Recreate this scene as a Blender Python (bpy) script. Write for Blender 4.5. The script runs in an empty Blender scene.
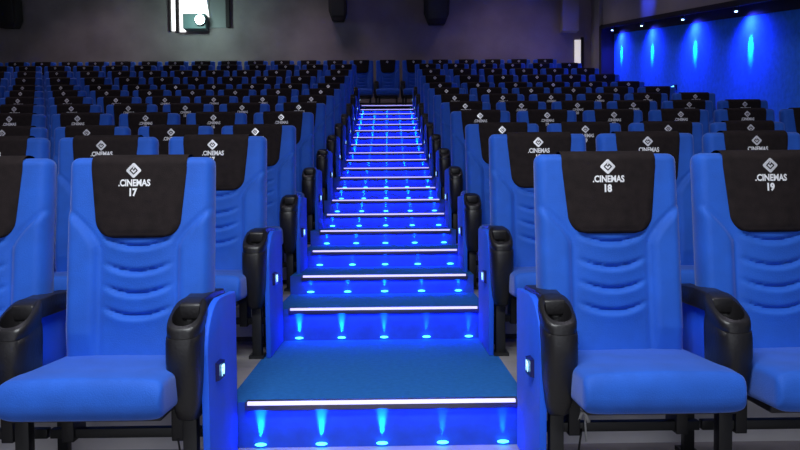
import bpy, bmesh, math, random
from mathutils import Vector, Matrix
random.seed(7)
C = bpy.context.scene.collection
PI = math.pi

# ---------------------------------------------------------------- materials
def mat(name, col, rough=0.7, metal=0.0, spec=0.5, emit=None, estr=0.0, sheen=0.0,
        noise=0.0, nscale=20.0, bump=0.0, bscale=200.0, coat=0.0):
    m = bpy.data.materials.new(name); m.use_nodes = True
    nt = m.node_tree; b = nt.nodes['Principled BSDF']
    b.inputs['Base Color'].default_value = (*col, 1)
    b.inputs['Roughness'].default_value = rough
    b.inputs['Metallic'].default_value = metal
    b.inputs['Specular IOR Level'].default_value = spec
    b.inputs['Coat Weight'].default_value = coat
    if sheen:
        b.inputs['Sheen Weight'].default_value = sheen
        b.inputs['Sheen Roughness'].default_value = 0.4
        b.inputs['Sheen Tint'].default_value = (0.75, 0.8, 1, 1)
    if emit:
        b.inputs['Emission Color'].default_value = (*emit, 1)
        b.inputs['Emission Strength'].default_value = estr
    tc = nt.nodes.new('ShaderNodeTexCoord')
    if noise:
        n = nt.nodes.new('ShaderNodeTexNoise'); n.inputs['Scale'].default_value = nscale
        n.inputs['Detail'].default_value = 6
        nt.links.new(tc.outputs['Object'], n.inputs['Vector'])
        r = nt.nodes.new('ShaderNodeMapRange')
        r.inputs['From Min'].default_value = 0.3; r.inputs['From Max'].default_value = 0.7
        r.inputs['To Min'].default_value = 1 - noise; r.inputs['To Max'].default_value = 1 + noise
        nt.links.new(n.outputs['Fac'], r.inputs['Value'])
        mx = nt.nodes.new('ShaderNodeVectorMath'); mx.operation = 'SCALE'
        mx.inputs[0].default_value = col
        nt.links.new(r.outputs['Result'], mx.inputs['Scale'])
        nt.links.new(mx.outputs['Vector'], b.inputs['Base Color'])
    if bump:
        n2 = nt.nodes.new('ShaderNodeTexNoise'); n2.inputs['Scale'].default_value = bscale
        n2.inputs['Detail'].default_value = 3
        nt.links.new(tc.outputs['Object'], n2.inputs['Vector'])
        bp = nt.nodes.new('ShaderNodeBump'); bp.inputs['Strength'].default_value = bump
        bp.inputs['Distance'].default_value = 0.004
        nt.links.new(n2.outputs['Fac'], bp.inputs['Height'])
        nt.links.new(bp.outputs['Normal'], b.inputs['Normal'])
    return m

M = {}
M['fabric']  = mat('blue_fabric', (0.010, 0.112, 0.60), 0.75, sheen=0.30, noise=0.12, nscale=9, bump=0.35, bscale=260)
M['panelf']  = mat('blue_panel_fabric', (0.006, 0.11, 0.85), 0.7, sheen=0.05, noise=0.08, nscale=6, bump=0.3, bscale=300)
M['cover']   = mat('black_cover_cloth', (0.016, 0.011, 0.011), 0.85, spec=0.2, noise=0.25, nscale=30, bump=0.4, bscale=350)
M['vinyl']   = mat('black_vinyl', (0.012, 0.011, 0.012), 0.38, spec=0.5, bump=0.25, bscale=90)
M['black']   = mat('black_steel', (0.010, 0.010, 0.011), 0.45, spec=0.5)
M['plastic'] = mat('black_plastic', (0.015, 0.014, 0.016), 0.5)
M['print']   = mat('white_print', (0.85, 0.85, 0.86), 0.6, spec=0.3)
M['emblem']  = mat('silver_emblem', (0.95, 0.95, 0.97), 0.34, metal=0.55)
M['carpet']  = mat('blue_carpet', (0.020, 0.135, 0.42), 0.95, spec=0.1, noise=0.10, nscale=45, bump=0.5, bscale=160)
M['riserc']  = mat('blue_riser_vinyl', (0.008, 0.07, 0.50), 0.55, noise=0.15, nscale=18)
M['nose']    = mat('aluminium_nosing', (0.16, 0.15, 0.20), 0.35, metal=0.8)
M['line']    = mat('lit_strip', (0.8, 0.8, 0.9), 0.4, emit=(0.42, 0.38, 1.0), estr=1.35)
M['led']     = mat('step_led', (0.1, 0.5, 0.9), 0.3, emit=(0.05, 0.55, 1.0), estr=5.0)
M['floor']   = mat('grey_floor_tile', (0.30, 0.28, 0.27), 0.5, noise=0.25, nscale=5)
M['riser']   = mat('pale_riser', (0.80, 0.78, 0.77), 0.6, noise=0.10, nscale=4)
M['skirt']   = mat('dark_skirting', (0.07, 0.065, 0.07), 0.6)
M['wall']    = mat('dark_wall', (0.34, 0.285, 0.28), 0.9, spec=0.2, noise=0.22, nscale=1.3, bump=0.3, bscale=30)
M['soffit']  = mat('grey_bulkhead', (0.46, 0.41, 0.40), 0.9, spec=0.2, noise=0.08, nscale=1.5)
M['bluewall']= mat('blue_acoustic_wall', (0.07, 0.38, 0.92), 0.9, spec=0.1, noise=0.12, nscale=14, bump=0.5, bscale=40)
M['trimd']   = mat('dark_trim', (0.018, 0.010, 0.012), 0.7)
M['ceil']    = mat('dark_ceiling', (0.03, 0.028, 0.03), 0.9)
M['speaker'] = mat('speaker_black', (0.018, 0.013, 0.015), 0.7)
M['grey']    = mat('grey_metal', (0.22, 0.22, 0.22), 0.5)
M['bright']  = mat('lit_window', (0.9, 0.9, 0.9), 0.5, emit=(0.95, 1.0, 1.0), estr=2.0)
M['lens']    = mat('projector_lens', (0.6, 1, 1), 0.2, emit=(0.62, 1.0, 0.96), estr=14.0)
M['lampe']   = mat('lamp_face', (0.5, 0.6, 1), 0.3, emit=(0.35, 0.6, 1.0), estr=14.0)
M['badge']   = mat('row_badge_lit', (0.6, 0.8, 1), 0.4, emit=(0.35, 0.75, 1.0), estr=2.5)
M['badgeb']  = mat('row_badge_case', (0.004, 0.006, 0.10), 0.3)
M['doorlit'] = mat('lit_doorway', (0.9, 0.9, 0.85), 0.6, emit=(1.0, 0.93, 0.88), estr=0.6)
M['cable']   = mat('white_cable', (0.55, 0.55, 0.55), 0.5)

# ---------------------------------------------------------------- helpers
def link(o, parent=None):
    C.objects.link(o)
    if parent: o.parent = parent
    return o
def obj(name, me, parent=None, loc=(0, 0, 0), smooth=None):
    o = bpy.data.objects.new(name, me); o.location = loc
    return link(o, parent)
def to_mesh(bm, name, m, smooth=True, auto=None):
    bmesh.ops.recalc_face_normals(bm, faces=bm.faces)
    me = bpy.data.meshes.new(name); bm.to_mesh(me); bm.free()
    for mm in (m if isinstance(m, (list, tuple)) else [m]): me.materials.append(mm)
    if smooth:
        for p in me.polygons: p.use_smooth = True
        if auto is not None: me.set_sharp_from_angle(angle=math.radians(auto))
    return me
def add_box(bm, x0, x1, y0, y1, z0, z1, bevel=0.0, seg=3, mi=0):
    r = bmesh.ops.create_cube(bm, size=1)
    for v in r['verts']:
        v.co = Vector(((x0+x1)/2 + v.co.x*(x1-x0), (y0+y1)/2 + v.co.y*(y1-y0), (z0+z1)/2 + v.co.z*(z1-z0)))
    es = {e for v in r['verts'] for e in v.link_edges}
    fs = {f for v in r['verts'] for f in v.link_faces}
    for f in fs: f.material_index = mi
    if bevel:
        rr = bmesh.ops.bevel(bm, geom=list(es), offset=bevel, segments=seg, profile=0.5, affect='EDGES')
        for f in rr['faces']: f.material_index = mi
def box_me(name, m, *a, bevel=0.0, seg=3):
    bm = bmesh.new(); add_box(bm, *a, bevel=bevel, seg=seg)
    return to_mesh(bm, name, m, smooth=bevel > 0, auto=40)
def add_cyl(bm, p0, p1, r0, r1=None, n=12, mi=0):
    r1 = r0 if r1 is None else r1
    p0, p1 = Vector(p0), Vector(p1); d = p1 - p0
    q = d.to_track_quat('Z', 'Y').to_matrix().to_4x4()
    r = bmesh.ops.create_cone(bm, cap_ends=True, segments=n, radius1=r0, radius2=r1, depth=d.length,
                              matrix=Matrix.Translation((p0+p1)/2) @ q)
    for f in {f for v in r['verts'] for f in v.link_faces}: f.material_index = mi
def add_prism(bm, pts, axis, a0, a1, mi=0):
    # pts is a 2D outline; extruded along axis 0 (x) or 1 (y)
    def P(p, a): return (a, p[0], p[1]) if axis == 0 else (p[0], a, p[1])
    v0 = [bm.verts.new(P(p, a0)) for p in pts]; v1 = [bm.verts.new(P(p, a1)) for p in pts]
    n = len(pts); fs = [bm.faces.new(v0), bm.faces.new(v1[::-1])]
    for i in range(n): fs.append(bm.faces.new((v0[i], v1[i], v1[(i+1) % n], v0[(i+1) % n])))
    for f in fs: f.material_index = mi
    return v0 + v1
def add_tube(bm, pts, r, n=8):
    rings = []
    pts = [Vector(p) for p in pts]
    for i, p in enumerate(pts):
        d = (pts[min(i+1, len(pts)-1)] - pts[max(i-1, 0)]).normalized()
        q = d.to_track_quat('Z', 'Y')
        rings.append([bm.verts.new(p + q @ Vector((r*math.cos(2*PI*k/n), r*math.sin(2*PI*k/n), 0))) for k in range(n)])
    for a, b in zip(rings, rings[1:]):
        for k in range(n): bm.faces.new((a[k], a[(k+1) % n], b[(k+1) % n], b[k]))
    bm.faces.new(rings[0][::-1]); bm.faces.new(rings[-1])
def tag(o, label, cat, group=None, kind=None):
    o['label'] = label
    if kind: o['kind'] = kind
    if cat: o['category'] = cat
    if group: o['group'] = group
    return o
def thing(name, loc, label, cat, group=None):
    o = bpy.data.objects.new(name, None); o.location = loc; o.empty_display_size = 0.1
    return tag(link(o), label, cat, group)
def struct(name, me):
    o = obj(name, me); o['kind'] = 'structure'; return o
def sbox(name, m, *a, **k): return struct(name, box_me(name, m, *a, **k))

# ---------------------------------------------------------------- backrest surface
HW, ZT, ZB, TH = 0.247, 1.074, 0.36, 0.05          # half width, top, bottom, half thickness
def lerp(a, b, t): return a + (b-a)*t
def yc(z): return 0.05 - 0.13*(1.0 - z)/0.6*0.52
def gauss(d, w): return math.exp(-(d/w)**2)
PLEATS = (0.778, 0.694, 0.620, 0.546)
def bulge(x, z):
    e = abs(x); b = 0.0
    # wings either side of the lumbar part, flaring out under the headrest
    bx = 0.128 if z < 0.76 else 0.128 + 0.117*min(1, (z-0.76)/0.14)**1.5
    if z < 0.90:
        t = max(0.0, min(1.0, (e-bx)/0.03)); t = t*t*(3-2*t)
        b += 0.018*t*min(1, (z-0.40)/0.08 if z > 0.40 else 0)
        if z > 0.40: b -= 0.006*gauss(e-bx, 0.009)
    b += 0.010*math.cos(min(1, e/0.13)*PI/2)
    if e < 0.125:
        fade = max(0.0, 1-(e/0.118)**4)
        for k, p in enumerate(PLEATS):
            zc = p + 0.026*(e/0.11)**2 - 0.010
            d = z - zc
            b -= 0.014*gauss(d, 0.0085)*fade
            if d < 0: b += 0.017*math.exp(d/0.030)*(1-math.exp(d/0.006))*fade
    return b
def edge(x):
    q = max(0.0, min(0.985, (abs(x)-(HW-0.032))/0.032)); return math.sqrt(1-q*q)
def ztop(x): 
    q = max(0.0, min(0.99, (abs(x)-(HW-0.032))/0.032)); return ZT - 0.026*(1-math.sqrt(1-q*q))
CAP = 0.022
def y_front(x, z):
    s = edge(x); zt = ztop(x); h = TH*s
    k = 1.0
    if z > zt-CAP: k = math.sqrt(max(0.0, 1-((z-(zt-CAP))/CAP)**2))
    return yc(z) - h*k - bulge(x, z)*k*s
def backrest_mesh():
    bm = bmesh.new(); rings = []
    nz = 96
    xs = [HW*math.sin(t*PI/2)*1.0 if False else HW*t for t in [-1, -.985, -.96, -.93, -.89, -.85, -.81] +
          [i/22*0.78 for i in range(-22, 23)] + [.81, .85, .89, .93, .96, .985, 1]]
    for x in xs:
        s = edge(x); h = TH*s; zt = ztop(x); ring = []
        for i in range(nz+1):
            z = lerp(ZB, zt-CAP, i/nz); ring.append((x, y_front(x, z), z))
        for i in range(1, 8):
            a = i/8*PI; z = zt-CAP+CAP*math.sin(a)
            kk = math.cos(a)
            ring.append((x, yc(z) - h*kk - (bulge(x, z)*kk*s if kk > 0 else 0), z))
        for i in range(13):
            z = lerp(zt-CAP, ZB, i/12); ring.append((x, yc(z)+h, z))
        rings.append([bm.verts.new(p) for p in ring])
    n = len(rings[0])
    for a, b in zip(rings, rings[1:]):
        for k in range(n): bm.faces.new((a[k], a[(k+1) % n], b[(k+1) % n], b[k]))
    bm.faces.new(rings[0]); bm.faces.new(rings[-1][::-1])
    return to_mesh(bm, 'backrest', M['fabric'], auto=60)
CO = 0.010
def cover_mesh():
    bm = bmesh.new(); W, zb, rows = 0.162, 0.798, []
    nx = 24
    def hw(z):       # outline of the cloth: wide at the top, narrowing into a rounded foot
        w = W - 0.020*max(0, min(1, (1.03-z)/0.20))
        if z < zb+0.060:
            q = 1-(z-zb)/0.060; w -= 0.060*(1-math.sqrt(max(0, 1-q*q)))
        return w
    path = [('f', zb + (ZT-CAP-zb)*(i/40)**1.0) for i in range(41)] + [('c', i/10*PI) for i in range(1, 10)] + \
           [('b', lerp(ZT-CAP, 0.86, i/8)) for i in range(9)]
    for kind, t in path:
        row = []
        for j in range(nx+1):
            u = -1 + 2*j/nx
            if kind == 'f':
                z = t; x = u*hw(z); off = CO if abs(u) < .97 and t > zb+0.002 else 0.002
                row.append((x, y_front(x, z) - off - 0.006*math.cos(u*PI/2)*(1 if z > .82 else (z-zb)/.032), z))
            elif kind == 'c':
                x = u*W; z = ZT-CAP+(CAP+CO)*math.sin(t); k = math.cos(t)
                off = (CO+0.006*math.cos(u*PI/2)) if abs(u) < .97 else 0.002
                row.append((x, yc(z) - (TH+off + bulge(x, z)*(k > 0))*k, z))
            else:
                x = u*W; row.append((x, yc(t) + TH + (CO if abs(u) < .97 else 0.002), t))
        rows.append([bm.verts.new(p) for p in row])
    for a, b in zip(rows, rows[1:]):
        for j in range(nx): bm.faces.new((a[j], a[j+1], b[j+1], b[j]))
    return to_mesh(bm, 'headrest_cover', M['cover'], auto=60)
def y_cover(x, z):
    return y_front(x, min(z, ZT-0.006)) - CO - 0.006*math.cos(min(1, abs(x)/0.15)*PI/2) - 0.0012
def text_mesh(name, s, size, m, bold=0.0, squeeze=1.0):
    cu = bpy.data.curves.new(name, 'FONT'); cu.body = s; cu.size = size
    cu.align_x = 'CENTER'; cu.align_y = 'CENTER'; cu.offset = bold; cu.resolution_u = 3
    o = bpy.data.objects.new(name, cu); C.objects.link(o)
    dg = bpy.context.evaluated_depsgraph_get(); dg.update()
    me = bpy.data.meshes.new_from_object(o.evaluated_get(dg))
    bpy.data.objects.remove(o); bpy.data.curves.remove(cu)
    bm = bmesh.new(); bm.from_mesh(me); bpy.data.meshes.remove(me)
    for v in bm.verts: v.co.x *= squeeze
    return bm
def on_cover(bm, name, cx, cz):
    for v in bm.verts:
        x, z = v.co.x + cx, v.co.y + cz
        v.co = Vector((x, y_cover(x, z), z))
    me = bpy.data.meshes.new(name); 
    bm.to_mesh(me); bm.free(); me.materials.append(M['emblem' if name == 'emblem' else 'print']); return me
LX = -0.010
def emblem_mesh():
    bm = bmesh.new()
    # rounded square stood on its corner, with a hooked mark left open inside it
    def ring(r, c, n=6):
        pts = []
        for k in range(4):
            a0 = k*PI/2
            cx, cy = (r-c*1.414)*math.cos(a0), (r-c*1.414)*math.sin(a0)
            for i in range(n+1):
                a = a0 - PI/4 + i/n*PI/2
                pts.append((cx + c*math.cos(a), cy + c*math.sin(a)))
        return pts
    o_ = ring(0.0275, 0.006); i_ = ring(0.0150, 0.003)
    vo = [bm.verts.new((x, y, 0)) for x, y in o_]; vi = [bm.verts.new((x, y, 0)) for x, y in i_]
    n = len(vo)
    for k in range(n):
        bm.faces.new((vo[k], vo[(k+1) % n], vi[(k+1) % n], vi[k]))
    # inner mark: small solid diamond with an arm
    def quad(p): bm.faces.new([bm.verts.new((x, y, 0)) for x, y in p])
    quad([(-0.0095, 0.0), (0, -0.0095), (0.0095, 0.0), (0.0055, 0.004), (0, -0.002), (-0.0045, 0.0045)])
    quad([(0.0, 0.0145), (0.0035, 0.011), (0.0, 0.0035), (-0.0035, 0.007)])
    return on_cover(bm, 'emblem', LX, 1.026)

ME = {}
ME['backrest'] = backrest_mesh()
ME['cover'] = cover_mesh()
ME['emblem'] = emblem_mesh()
ME['lettering'] = on_cover(text_mesh('lettering', '.CINEMAS', 0.031, M['print'], 0.0011, 0.80), 'lettering', LX+0.002, 0.983)
NUM = {}
def num_me(n):
    if n not in NUM:
        NUM[n] = on_cover(text_mesh('seat_number', str(n), 0.034, M['print'], 0.0017, 0.85), 'seat_number', LX-0.003, 0.951)
    return NUM[n]

def cushion_mesh():
    bm = bmesh.new(); rings = []
    W, y0, y1, z0, z1 = 0.236, -0.455, 0.0, 0.284, 0.412
    ys = [y0 + (y1-y0)*t for t in (0, .003, .010, .022, .04, .06, .08, .12, .17, .24, .32, .42, .54, .68, .82, .94, 1)]
    for i, y in enumerate(ys):
        d = y-y0; r = 0.032
        k = math.sqrt(max(0, 1-(1-min(1, d/r))**2)); k = max(k, 0.0)
        k2 = math.sqrt(max(0, 1-(1-min(1, (y1-y)/0.02))**2)) if y1-y < .02 else 1
        ztop_ = lerp(lerp(z0, z1, .48), z1, k) ; zbot = lerp(lerp(z0, z1, .48), z0 + 0.012*(1-min(1, d/.3)), k)
        hw = W-0.014*(1-k)
        ztop_ -= 0.010*max(0, (d-.1)/.3)          # slight fall toward the back
        ring = []
        n = 40
        for j in range(n):
            a = 2*PI*j/n; ca, sa = math.cos(a), math.sin(a)
            ex = 0.20
            sx = math.copysign(abs(ca)**(ex*0.9), ca); sz = math.copysign(abs(sa)**(0.34), sa)
            x = hw*sx; zc, hz = (ztop_+zbot)/2, max(0.001, (ztop_-zbot)/2)
            z = zc + hz*sz
            if sa > 0: z += 0.007*(1-(x/hw)**2)*k + 0.003*gauss(d-.09, .05)
            ring.append(bm.verts.new((x, y, z)))
        rings.append(ring)
    for a, b in zip(rings, rings[1:]):
        for k in range(40): bm.faces.new((a[k], a[(k+1) % 40], b[(k+1) % 40], b[k]))
    bm.faces.new(rings[0][::-1]); bm.faces.new(rings[-1])
    return to_mesh(bm, 'seat_cushion', M['fabric'], auto=50)
ME['cushion'] = cushion_mesh()
bm = bmesh.new()
add_box(bm, -0.20, 0.20, -0.34, 0.02, 0.264, 0.294, bevel=0.008)
add_box(bm, -0.20, -0.16, -0.12, -0.02, 0.13, 0.28, bevel=0.004)
add_box(bm, 0.16, 0.20, -0.12, -0.02, 0.13, 0.28, bevel=0.004)
ME['pan'] = to_mesh(bm, 'seat_pan', M['plastic'], auto=40)
bm = bmesh.new()
add_box(bm, -0.275, 0.275, -0.11, -0.08, 0.140, 0.172, bevel=0.003, seg=2)
ME['bar'] = to_mesh(bm, 'support_bar', M['black'], auto=40)

def console_mesh():          # front of the arm: padded post with a cup well sunk into its sloping top
    bm = bmesh.new(); rings = []; n = 36
    YC = -0.225
    def ring(z, hx, hy, yc_, tilt=0.0, ex=0.62):
        r = []
        for j in range(n):
            a = 2*PI*j/n; ca, sa = math.cos(a), math.sin(a)
            x = 1.07*hx*math.copysign(abs(ca)**ex, ca); y = hy*math.copysign(abs(sa)**ex, sa)
            r.append(bm.verts.new((x, yc_+y, z + tilt*y)))
        return r
    prof = [(0.238, 0.026, 0.040, YC+.015, 0), (0.246, 0.033, 0.052, YC+.012, 0), (0.29, 0.041, 0.068, YC+.004, 0), (0.36, 0.048, 0.079, YC-.004, 0),
            (0.43, 0.0515, 0.086, YC-.010, 0), (0.49, 0.0520, 0.086, YC-.006, 0.02), (0.515, 0.0510, 0.084, YC-.004, 0.15),
            (0.524, 0.0480, 0.081, YC-.003, 0.25), (0.529, 0.0490, 0.082, YC-.003, 0.30), (0.556, 0.0505, 0.083, YC, 0.42), (0.570, 0.0485, 0.081, YC, 0.48), (0.574, 0.0430, 0.075, YC, 0.50)]
    for z, hx, hy, y, t in prof: rings.append(ring(z, hx, hy, y, t))
    rings.append(ring(0.570, 0.038, 0.056, YC-0.012, 0.50, 0.9))
    rings.append(ring(0.558, 0.036, 0.053, YC-0.012, 0.46, 0.9))
    rings.append(ring(0.480, 0.032, 0.045, YC-0.012, 0.05, 1.0))
    for a, b in zip(rings, rings[1:]):
        for k in range(n): bm.faces.new((a[k], a[(k+1) % n], b[(k+1) % n], b[k]))
    bm.faces.new(rings[0][::-1]); bm.faces.new(rings[-1])
    return to_mesh(bm, 'cup_holder', M['vinyl'], auto=50)
ME['console'] = console_mesh()
def pad_mesh():
    bm = bmesh.new()
    vs = add_prism(bm, [(-0.20, 0.545), (0.13, 0.548), (0.145, 0.565), (0.145, 0.592), (0.13, 0.605), (-0.05, 0.612), (-0.16, 0.608), (-0.20, 0.594)], 0, -0.036, 0.036)
    bmesh.ops.bevel(bm, geom=list(bm.edges), offset=0.008, segments=3, profile=0.5, affect='EDGES')
    return to_mesh(bm, 'armrest', M['vinyl'], auto=45)
ME['pad'] = pad_mesh()
bm = bmesh.new()
add_prism(bm, [(-0.16, 0.29), (0.14, 0.29), (0.15, 0.40), (0.14, 0.55), (-0.17, 0.548)], 0, -0.016, 0.016)
bmesh.ops.bevel(bm, geom=list(bm.edges), offset=0.006, segments=2, profile=0.5, affect='EDGES')
ME['armpanel'] = to_mesh(bm, 'arm_panel', M['panelf'], auto=45)
bm = bmesh.new()
add_box(bm, -0.022, 0.022, -0.225, -0.185, 0.012, 0.30, bevel=0.003, seg=2); add_box(bm, -0.035, 0.035, -0.25, -0.16, 0.0, 0.014)
ME['legf'] = to_mesh(bm, 'leg', M['black'], auto=40)
bm = bmesh.new()
add_box(bm, -0.018, 0.018, 0.05, 0.085, 0.012, 0.30, bevel=0.003, seg=2); add_box(bm, -0.03, 0.03, 0.03, 0.11, 0.0, 0.014)
ME['legr'] = to_mesh(bm, 'leg', M['black'], auto=40)
def panel_mesh():            # upholstered end panel facing the aisle
    pts = [(-0.235, 0.0), (0.17, 0.0), (0.17, 0.575), (0.162, 0.590), (-0.07, 0.596)]
    for i in range(1, 9):
        a = PI/2*i/8; pts.append((-0.07-0.175*math.sin(a)*1.0, 0.44+0.156*math.cos(a)))
    pts.append((-0.242, 0.30))
    bm = bmesh.new(); add_prism(bm, pts, 0, -0.011, 0.011)
    bmesh.ops.bevel(bm, geom=[e for e in bm.edges], offset=0.004, segments=2, profile=0.5, affect='EDGES')
    return to_mesh(bm, 'end_panel', M['panelf'], auto=45)
ME['panel'] = panel_mesh()
def badge_mesh(side):        # lit wedge-shaped row marker; side +1: faces +x
    bm = bmesh.new()
    s = side; x0 = s*0.011
    def P(p): return (x0 + s*p[0], p[1], p[2])
    y0, y1, z0, z1 = -0.155, -0.085, 0.335, 0.395
    v = [bm.verts.new(P(p)) for p in [(0, y0, z0), (0, y1, z0), (0, y1, z1), (0, y0, z1),
         (0.012, y0+.004, z0+.003), (0.016, y1-.003, z0+.003), (0.016, y1-.003, z1-.003), (0.012, y0+.004, z1-.003)]]
    for q in [(0, 1, 2, 3), (4, 5, 6, 7), (0, 1, 5, 4), (1, 2, 6, 5), (2, 3, 7, 6), (3, 0, 4, 7)]: bm.faces.new([v[i] for i in q])
    bmesh.ops.recalc_face_normals(bm, faces=bm.faces)
    t = text_mesh('t', 'F0', 0.046, None, 0.0022, 0.95)
    tm = bpy.data.meshes.new('t'); t.to_mesh(tm); t.free()
    nf = len(bm.faces); bm.from_mesh(tm); bpy.data.meshes.remove(tm)
    bm.faces.ensure_lookup_table()
    seen = set()
    for f in bm.faces[nf:]:
        f.material_index = 1
        for w in f.verts:
            if w in seen: continue
            seen.add(w)
            u, vv = w.co.x, w.co.y
            w.co = Vector((x0 + s*0.0172, -0.120 + s*u, 0.365+vv))
    me = bpy.data.meshes.new('row_badge'); bm.to_mesh(me); bm.free()
    me.materials.append(M['badgeb']); me.materials.append(M['badge'])
    return me
ME['badgeR'] = badge_mesh(1); ME['badgeL'] = badge_mesh(-1)

# ---------------------------------------------------------------- seating layout
R = 1.152; Y0 = 2.475
FL = {1: 0.0, 2: 0.167, 3: 0.341, 4: 0.568, 5: 0.797, 6: 1.038, 7: 1.29, 8: 1.545, 9: 1.85, 10: 2.16, 11: 2.47, 12: 2.77}
for _k in FL: FL[_k] -= 0.015 if _k == 1 else 0.010 + 0.004*max(0, _k-2)
YR = lambda k: 2.655 + R*(k-1)      # back line of row k, front edge of the platform of row k+1
ORD = {1: 'front', 2: 'second', 3: 'third', 4: 'fourth', 5: 'fifth', 6: 'sixth', 7: 'seventh', 8: 'eighth', 9: 'ninth',
       10: 'tenth', 11: 'eleventh', 12: 'topmost', 13: 'thirteenth', 14: 'fourteenth', 15: 'fifteenth'}
NTH = dict(ORD); NTH[1] = 'first'; NTH[12] = 'twelfth'
def part(name, me, root, loc=(0, 0, 0), parent=None):
    o = bpy.data.objects.new(name, me); o.location = loc; C.objects.link(o); o.parent = parent or root; return o
def arm(root, x, end=0, row=1):
    """one arm with its two legs; end = +1/-1: the aisle side it closes with a panel"""
    part('armrest', ME['pad'], root, (x, 0, 0))
    part('cup_holder', ME['console'], root, (x, 0, 0))
    part('leg', ME['legf'], root, (x, 0, 0)); part('leg', ME['legr'], root, (x, 0, 0))
    if end:
        p = part('end_panel', ME['panel'], root, (x + end*(0.056 if end > 0 else 0.047), 0, 0))
        b = part('row_badge', ME['badgeR'] if end > 0 else ME['badgeL'], root, (0, 0, 0), parent=p)
    else:
        part('arm_panel', ME['armpanel'], root, (x, 0, 0))
def chair(x, row, side, j, number, label, end_left=0, end_right=0, arm_left=False, arm_right=False):
    root = thing('cinema_seat', (x, Y0 + R*(row-1), FL[row]), label, 'cinema seat',
                 'blue cinema seats in the %s row' % ORD[row])
    b = part('backrest', ME['backrest'], root)
    c = part('headrest_cover', ME['cover'], root); c['label'] = 'black cloth headrest cover'
    part('emblem', ME['emblem'], root, parent=c)
    if row <= 6: part('lettering', ME['lettering'], root, parent=c)
    if number is not None and row <= 5: part('seat_number', num_me(number), root, parent=c)
    sh = 0.032*side if row < 12 else 0
    part('seat_cushion', ME['cushion'], root, (sh, 0, 0)); part('seat_pan', ME['pan'], root, (sh, 0, 0))
    part('support_bar', ME['bar'], root)
    if end_left: arm(root, 0.560-x, -1, row)
    elif arm_left: arm(root, -0.308)
    if end_right: arm(root, -0.600-x, 1, row)
    elif arm_right: arm(root, 0.308)
    return root

PR = lambda row: 0.558 if row == 1 else 0.55
NL = {1: 2, 2: 3, 3: 4, 4: 5, 5: 6, 6: 8, 7: 9, 8: 10, 9: 11, 10: 12, 11: 13}
for row in range(1, 12):
    for j in range(NL[row]):
        x = -((0.818 if row == 1 else 0.832) + PR(row)*j); n = 17-j
        if row == 1:
            lab = {0: 'blue front-row cinema seat numbered 17, beside the left edge of the blue stairs',
                   1: 'blue front-row cinema seat immediately left of seat 17, cut by the picture edge',
                   2: 'blue front-row cinema seat two places left of seat 17'}[j]
        elif j == 0: lab = 'blue cinema seat on the left edge of the stairs, %s row from the front' % NTH[row]
        else: lab = 'blue cinema seat left of the stairs, %s row from the front, %s from the stairs' % (NTH[row], NTH[j+1])
        chair(x, row, -1, j, n, lab, end_right=1 if j == 0 else 0, arm_left=True)
    for j in range(6 if row > 3 else {1: 2, 2: 3, 3: 4}[row]):
        x = (0.791 if row == 1 else 0.792) + PR(row)*j; n = 18+j
        if row == 1:
            lab = {0: 'blue front-row cinema seat numbered 18, beside the right edge of the blue stairs',
                   1: 'blue front-row cinema seat numbered 19, at the right edge of the picture',
                   2: 'blue front-row cinema seat next to seat 19, away from the stairs'}[j]
        elif j == 0: lab = 'blue cinema seat on the right edge of the stairs, %s row from the front' % NTH[row]
        else: lab = 'blue cinema seat right of the stairs, %s row from the front, %s from the stairs' % (NTH[row], NTH[j+1])
        chair(x, row, 1, j, n, lab, end_left=1 if j == 0 else 0, arm_right=True)
# topmost row runs across the head of the stairs
for i in range(-15, 7):
    x = 0.02 + 0.55*i
    if i == 0: lab = 'blue cinema seat in the topmost row, centred above the head of the stairs'
    else: lab = 'blue cinema seat in the topmost row, %s place %s of the stair centre' % (NTH[abs(i)], 'left' if i < 0 else 'right')
    chair(x, 12, 0, i, None, lab, arm_left=(i == -15), arm_right=True)

# loose wires hanging under the two aisle seats of the front row
bm = bmesh.new(); add_tube(bm, [(0.668, 2.365, 0.135), (0.664, 2.355, 0.12), (0.656, 2.352, 0.07), (0.640, 2.35, 0.02), (0.60, 2.33, -0.010), (0.58, 2.34, -0.011)], 0.0035)
tag(obj('cable', to_mesh(bm, 'cable', M['plastic'])), 'short thin dark wire below front-row seat 18, beside a white tie', 'cable')
bm = bmesh.new(); add_tube(bm, [(-0.66, 2.365, 0.135), (-0.668, 2.355, 0.12), (-0.66, 2.352, 0.07), (-0.672, 2.35, 0.02), (-0.66, 2.34, -0.010), (-0.63, 2.33, -0.011)], 0.0035)
tag(obj('cable', to_mesh(bm, 'cable', M['plastic'])), 'thin dark wire hanging from the bar below front-row seat 17', 'cable')
bm = bmesh.new(); add_tube(bm, [(0.655, 2.362, 0.165), (0.668, 2.358, 0.196), (0.680, 2.358, 0.190), (0.692, 2.362, 0.160)], 0.007, 6)
add_tube(bm, [(0.678, 2.358, 0.185), (0.680, 2.358, 0.14), (0.683, 2.358, 0.095)], 0.0035, 6)
tag(obj('cable_tie', to_mesh(bm, 'cable_tie', M['cable'])), 'white plastic tie knotted on the bar under seat 18', 'cable tie')

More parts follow.
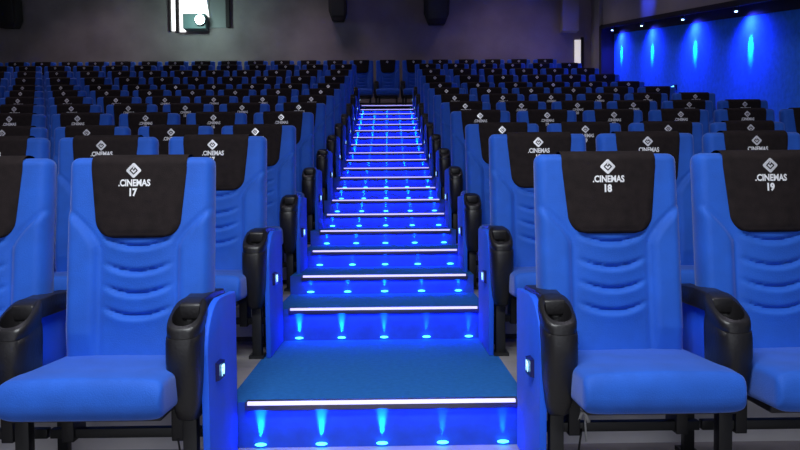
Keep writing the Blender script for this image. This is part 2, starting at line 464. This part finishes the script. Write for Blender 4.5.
# ---------------------------------------------------------------- platforms and stairs
XL, XR, YB, ZC = -9.0, 4.86, 16.25, 6.8
YN = lambda n: 2.655 if n == 1 else 3.81 + 0.576*(n-2)
SL, SW = 0.575, 0.545
struct('floor', box_me('floor', M['floor'], XL, XR, -3.0, 2.655, -0.14, FL[1]))
for r in range(2, 13):
    y0 = YR(r-1) if r < 12 else YN(20)
    y1 = YR(r) if r < 12 else YB
    if r == 2: y1 = YR(2)
    if r == 11: y1 = YN(20)
    z0, z1 = FL[r-1]-0.1, FL[r]
    spans = [(XL, -SL, 'left'), (SW, XR, 'right')] if r < 12 else [(XL, XR, 'top')]
    for a, b, s in spans:
        bm = bmesh.new(); add_box(bm, a, b, y0, y1, z0, z1)
        for f in bm.faces:
            c = f.calc_center_median()
            f.material_index = 0 if abs(c.z-z1) < 1e-4 else 1
        me = to_mesh(bm, 'floor', [M['floor'], M['riser']], smooth=False)
        struct('floor', me)
        if 2 < r < 12:
            sbox('baseboard_%s' % s, M['skirt'], a, b, y0-0.008, y0, FL[r-1], FL[r-1]+0.025)
# every second step is the edge of a platform; the ones between are half steps
lev = {1: FL[2], 2: FL[3]}
for n in range(4, 21, 2): lev[n] = FL[n//2+2]
for n in range(3, 20, 2): lev[n] = (lev[n-1]+lev[n+1])/2
PAT = {1: (1, 1.1, 1, .15, .12), 2: (.8, .9, .35, .12, .12), 3: (.4, .4, 1, .4, .5), 4: (.1, .1, .1, .12, .12),
       5: (.6, .6, .12, .3, .3), 6: (.7, .7, 1, .2, .1), 7: (.3, .5, .5, .3, .3), 8: (1, 1, 1, 1, 1), 9: (.2, .4, .9, .3, .8),
       10: (.9, .4, .1, .1, .2), 11: (.9, .9, .9, .9, .9), 12: (.6, .1, .1, .1, .2), 13: (.8, .2, .2, .2, .6)}
ledm = None
bm = bmesh.new()
bmesh.ops.create_uvsphere(bm, u_segments=16, v_segments=8, radius=1, matrix=Matrix.Diagonal((0.022, 0.012, 0.0055, 1)))
ME['led'] = to_mesh(bm, 'step_light', M['led'])
def spot(name, loc, direction, energy, color, angle, blend=1.0, size=0.01):
    l = bpy.data.lights.new(name, 'SPOT'); l.energy = energy; l.color = color; l.spot_size = angle
    l.spot_blend = blend; l.shadow_soft_size = size
    o = bpy.data.objects.new(name, l); o.location = loc
    o.rotation_euler = Vector(direction).to_track_quat('-Z', 'Y').to_euler(); C.objects.link(o); return o
def area(name, loc, direction, energy, color, sx, sy, spread=PI):
    l = bpy.data.lights.new(name, 'AREA'); l.energy = energy; l.color = color; l.shape = 'RECTANGLE'
    l.size = sx; l.size_y = sy; l.spread = spread
    o = bpy.data.objects.new(name, l); o.location = loc
    o.rotation_euler = Vector(direction).to_track_quat('-Z', 'Y').to_euler(); C.objects.link(o); return o
for n in range(1, 21):
    y0 = YN(n); y1 = YN(n+1) if n < 20 else y0+0.25
    zt = lev[n]; zb = (lev[n-1] if n > 1 else FL[1])
    if n == 20: y1 = y0 + 0.012
    base = zb
    bm = bmesh.new(); add_box(bm, -SL, SW, y0, y1, base-0.08, zt + (0.004 if n == 20 else 0.0))
    for f in bm.faces:
        c = f.calc_center_median(); f.material_index = 1 if abs(c.y-y0) < 1e-4 else 0
    me = to_mesh(bm, 'stair_step', [M['carpet'], M['riserc']], smooth=False)
    st = obj('stair_step', me)
    if n == 1: lab = 'deep blue carpeted bottom step of the stairs between seats 17 and 18'
    elif n == 20: lab = 'topmost blue lit step, right below the topmost seat row'
    else: lab = 'blue lit carpeted step, number %d counting up from the bottom of the stairs' % n
    tag(st, lab, 'stair step', 'blue lit steps of the central stairs')
    # nosing profile with the lit strip let into it
    prof = box_me('nosing', M['nose'], -0.505, 0.505, y0-0.022, y0+0.022, zt-0.026, zt+0.004, bevel=0.004, seg=2)
    no = obj('nosing', prof, st); no['label'] = 'aluminium nosing profile'
    obj('lit_strip', box_me('lit_strip', M['line'], -0.495, 0.495, y0-0.0245, y0-0.008, zt-0.006, zt+0.0050), no)
    a = area('step_strip_lamp', (0, y0-0.014, zt-0.029), (0, -0.35, -1), 2.2, (0.012, 0.05, 1.0), 0.98, 0.012)
    pat = PAT.get(n) or [random.choice((.9, .5, .2, .2, .4)) if abs(i-2) < 2 else 1.2 for i in range(5)]
    for i in range(5):
        x = -0.45+0.225*i
        part('step_light', ME['led'], st, (x, y0-0.012, zb+0.016))
        h = zt-zb
        spot('step_uplight', (x, y0-0.010, zb+0.024), (0, 0.10, 1), 34.0*pat[i]*(h/0.16)**2+0.1, (0.01, 0.42, 1.0), math.radians(26), 1.0, 0.006)

# ---------------------------------------------------------------- room
def sl(y): return 3.15 + 0.184*(y-8.0)       # underside line of the right bulkhead
struct('wall_back', box_me('wall_back', M['wall'], XL-0.1, XR+0.2, YB, YB+0.15, -0.1, ZC))
struct('wall_left', box_me('wall_left', M['wall'], XL-0.15, XL, -3, YB, -0.2, ZC))
struct('wall_right', box_me('wall_right', M['bluewall'], XR, XR+0.15, -3, YB, -0.2, ZC))
struct('ceiling', box_me('ceiling', M['ceil'], XL-0.1, XR+0.2, -3, YB+0.1, ZC, ZC+0.1))
bm = bmesh.new(); add_prism(bm, [(-3, sl(-3)), (15.45, sl(15.45)), (15.45, ZC), (-3, ZC)], 0, 4.62, XR)
struct('trim_1', to_mesh(bm, 'trim', M['soffit'], smooth=False))
bm = bmesh.new(); add_prism(bm, [(-3, sl(-3)-0.04), (15.50, sl(15.5)-0.04), (15.50, sl(15.5)+0.04), (-3, sl(-3)+0.04)], 0, 4.585, 4.62)
struct('trim_2', to_mesh(bm, 'trim', M['trimd'], smooth=False))
bm = bmesh.new(); add_prism(bm, [(-3, sl(-3)-0.15), (15.50, sl(15.5)-0.15), (15.50, sl(15.5)), (-3, sl(-3))], 0, 4.835, XR)
struct('soffit_shade', to_mesh(bm, 'trim', M['trimd'], smooth=False))  # shade below the bulkhead, put in as a dark strip on the wall
sbox('trim_4', M['trimd'], 4.585, XR, 15.45, 15.62, 2.77, sl(15.5)+0.04)
sbox('trim_5', M['soffit'], 4.585, XR, 15.62, YB, 2.77, ZC)

# wall-washer downlights under the bulkhead
lamp_names = ['farthest', 'second farthest', 'third farthest', 'nearest']
for i, y in enumerate((14.95, 13.2, 11.35, 9.60)):
    z = sl(y)
    t = thing('wall_spotlight', (4.66, y, z-0.04), '%s small blue spotlight under the grey bulkhead of the blue wall' % lamp_names[i],
              'spotlight', 'blue spotlights along the right wall')
    bm = bmesh.new(); add_cyl(bm, (0, 0, 0.05), (0, 0, -0.055), 0.035, 0.04, 20)
    obj('housing', to_mesh(bm, 'housing', M['plastic'], auto=40), t)
    bm = bmesh.new(); add_cyl(bm, (0, 0, -0.0555), (0, 0, -0.062), 0.020, 0.016, 20)
    obj('lens', to_mesh(bm, 'lens', M['lampe'], auto=40), t)
    spot('wash_narrow', (4.66, y, z-0.11), (0.45, 0, -1), 330, (0.01, 0.40, 1.0), math.radians(20), 1.0, 0.02)
    spot('wash_wide', (4.66, y, z-0.11), (0.40, 0, -1), 150, (0.03, 0.04, 1.0), math.radians(150), 1.0, 0.03)
t = thing('wall_marker_light', (XR-0.0, 12.15, 2.72), 'small cyan marker light low on the blue wall beside the seat ends', 'marker light')
bm = bmesh.new(); add_box(bm, -0.05, 0.0, -0.10, 0.10, -0.045, 0.045, bevel=0.01)
obj('housing', to_mesh(bm, 'housing', M['plastic'], auto=40), t)
bm = bmesh.new(); add_box(bm, -0.056, -0.049, -0.08, 0.08, -0.03, 0.03)
obj('lens', to_mesh(bm, 'lens', mat('marker_lens', (0.2, 0.6, 1), 0.3, emit=(0.1, 0.6, 1), estr=5), smooth=False), t)
spot('bulkhead_glow', (3.2, 12.4, 5.85), (1.42, 0.3, -1.35), 420, (0.03, 0.06, 1.0), math.radians(26), 1.0, 0.05)

# projection window high in the back wall
ROT = (Matrix.Rotation(-math.atan(10/720), 3, 'Z') @ Matrix.Rotation(PI/2 - math.atan(27/720), 3, 'X') @ Matrix.Rotation(-math.radians(0.5), 3, 'Z'))
def bp(px, py, Y=YB):       # a point of the picture taken to the plane y = Y
    v = ROT @ Vector(((px-400)/720, -(py-225)/720, -1)); k = Y/v.y
    return 0.0365 + v.x*k, 0.91 + v.z*k
t = thing('projection_window', (0, YB, 0), 'bright projection booth window high in the dark back wall', 'projection window')
def wb(name, m, px0, px1, py0, py1, d0, d1, parent=t, **kw):
    x0, z1 = bp(px0, py0); x1, z0 = bp(px1, py1)
    return obj(name, box_me(name, m, x0, x1, -d1, -d0, z0, z1, **kw), parent)
wb('frame', M['trimd'], 168.5, 171, -25, 32, 0, 0.05)
wb('frame', M['trimd'], 175.6, 179, -25, 33, 0, 0.05)
wb('pane', M['bright'], 171, 175.6, -25, 31, 0, 0.02)
wb('pane', M['bright'], 179, 186, -25, 32, 0, 0.02)
bm = bmesh.new()
P = [bp(186, 17), bp(209.5, 17), bp(207, 2), bp(202, -25), bp(186, -25)]
add_prism(bm, P, 1, -0.02, 0.0); obj('pane', to_mesh(bm, 'pane', M['bright'], smooth=False), t)
wb('reveal', M['grey'], 209.5, 226, -25, 28, 0, 0.02)
bm = bmesh.new(); P2 = [bp(209.5, 17), bp(209.5, -25), bp(202, -25), bp(207, 2)]
add_prism(bm, P2, 1, -0.02, 0.0); obj('reveal', to_mesh(bm, 'reveal', M['grey'], smooth=False), t)
wb('frame', M['trimd'], 226, 230.5, -25, 28, 0, 0.10)
x, z = bp(204.5, 24)
t2 = thing('projector', (x, YB, z), 'projector glowing cyan-white in the booth window of the back wall', 'projector')
bm = bmesh.new(); add_box(bm, -0.40, 0.10, -0.30, -0.03, -0.17, 0.16, bevel=0.02)
obj('housing', to_mesh(bm, 'housing', mat('projector_grey', (0.16, 0.24, 0.24), 0.5), auto=40), t2)
bm = bmesh.new(); add_cyl(bm, (0, -0.30, 0), (0, -0.40, 0), 0.10, 0.115, 28)
obj('lens_barrel', to_mesh(bm, 'lens_barrel', M['plastic'], auto=40), t2)
bm = bmesh.new(); bmesh.ops.create_uvsphere(bm, u_segments=24, v_segments=12, radius=1, matrix=Matrix.Translation((0, -0.40, 0)) @ Matrix.Diagonal((0.105, 0.04, 0.105, 1)))
obj('lens', to_mesh(bm, 'lens', M['lens']), t2)
pl = bpy.data.lights.new('projector_lamp', 'POINT'); pl.energy = 26; pl.color = (0.65, 1.0, 0.93); pl.shadow_soft_size = 0.1
po = bpy.data.objects.new('projector_lamp', pl); po.location = (x+0.02, YB-0.95, z); C.objects.link(po)

# loudspeakers on the back wall
def loudspeaker(px, py, w, h, label, tilt):
    x, z = bp(px, py)
    t = thing('wall_speaker', (x, YB-0.28, z), label, 'loudspeaker', 'black speakers on the back wall')
    bm = bmesh.new()
    vs = add_prism(bm, [(-w/2, h/2), (w/2, h/2), (w*0.46, -h*0.25), (w*0.30, -h/2), (-w*0.32, -h/2), (-w*0.5, -h*0.2)], 1, -0.16, 0.16)
    bmesh.ops.bevel(bm, geom=list(bm.edges), offset=0.015, segments=2, profile=0.5, affect='EDGES')
    c = obj('cabinet', to_mesh(bm, 'cabinet', M['speaker'], auto=40), t); c.rotation_euler = (math.radians(tilt), 0, 0)
    g = obj('grille', box_me('grille', M['plastic'], -w*0.36, w*0.36, -0.175, -0.158, -h*0.36, h*0.42, bevel=0.006), t); g.rotation_euler = (math.radians(tilt), 0, 0)
    obj('bracket', box_me('bracket', M['black'], -0.05, 0.05, 0.1, 0.28, -0.05, 0.12), t)
loudspeaker(15, 16, 0.50, 0.66, 'black speaker on the back wall at the far left corner', 8)
loudspeaker(436, 8, 0.56, 0.86, 'black speaker on the back wall above the right seat block', 8)
loudspeaker(339, 8, 0.40, 0.72, 'faint black speaker on the back wall above the stairs, left of centre', 8)
# back wall details on the right: a duct, and a doorway slot with light in it
x0, z1 = bp(560, -20); x1, z0 = bp(576, 33)
sbox('trim_6', M['soffit'], x0, x1, YB-0.25, YB, z0, ZC)
x0, z1 = bp(574.5, 40); x1, z0 = bp(580.5, 62)
d = obj('door_1', box_me('door_1', M['doorlit'], x0, x1, YB-0.02, YB, z0-0.4, z1)); d['kind'] = 'structure'
sbox('trim_7', M['trimd'], x1, x1+0.06, YB-0.05, YB, z0-0.4, z1+0.05)
x, z = bp(595, 11)
bm = bmesh.new(); add_tube(bm, [(x, 15.35, z+2), (x, 15.35, z+0.6), (x+0.02, 15.35, z+0.3), (x+0.05, 15.35, z+0.12), (x+0.10, 15.35, z)], 0.012)
for v in bm.verts: v.co.z = min(v.co.z, ZC)
tag(obj('hanging_wire', to_mesh(bm, 'hanging_wire', M['cable'])), 'white wire hanging from the ceiling near the right back corner', 'wire')

# ---------------------------------------------------------------- lights of the hall, plus an added front fill
area('hall_front_lamp', (-0.3, 0.6, 3.3), (0.05, 0.48, -0.9), 54, (0.90, 0.95, 1.0), 1.6, 0.6, math.radians(120))
area('front_fill_light', (-0.3, -4.5, 2.1), (0, 1, -0.02), 70, (0.90, 0.94, 1.0), 6.0, 3.0)  # added low fill from the front, reaching under the seats; no screen is built
for y, z, e in ((2.6, 6.2, 28), (7.5, 6.4, 9), (11.5, 6.5, 9), (14.6, 6.6, 11)):
    for x in (-6.0, -1.8, 2.6):
        area('ceiling_lamp', (x, y, z), (0, 0.05, -1), e, (0.86, 0.80, 1.0) if y < 3 else (0.96, 0.80, 1.0), 0.7, 0.7, PI if y < 3 else math.radians(100))
w = bpy.data.worlds.new('world'); bpy.context.scene.world = w; w.use_nodes = True
w.node_tree.nodes['Background'].inputs['Color'].default_value = (0.06, 0.06, 0.10, 1)
w.node_tree.nodes['Background'].inputs['Strength'].default_value = 1.0

# ---------------------------------------------------------------- camera
cam = bpy.data.cameras.new('camera'); cam.sensor_width = 36; cam.lens = 720/800*36; cam.clip_start = 0.02
co = bpy.data.objects.new('camera', cam); C.objects.link(co)
co.matrix_world = Matrix.Translation((0.0365, 0, 0.91)) @ ROT.to_4x4()
bpy.context.scene.camera = co
vs = bpy.context.scene.view_settings
bpy.context.scene.display_settings.display_device = 'sRGB'
vs.view_transform = 'Standard'; vs.look = 'None'; vs.gamma = 1; vs.use_curve_mapping = False; vs.exposure = 0.0
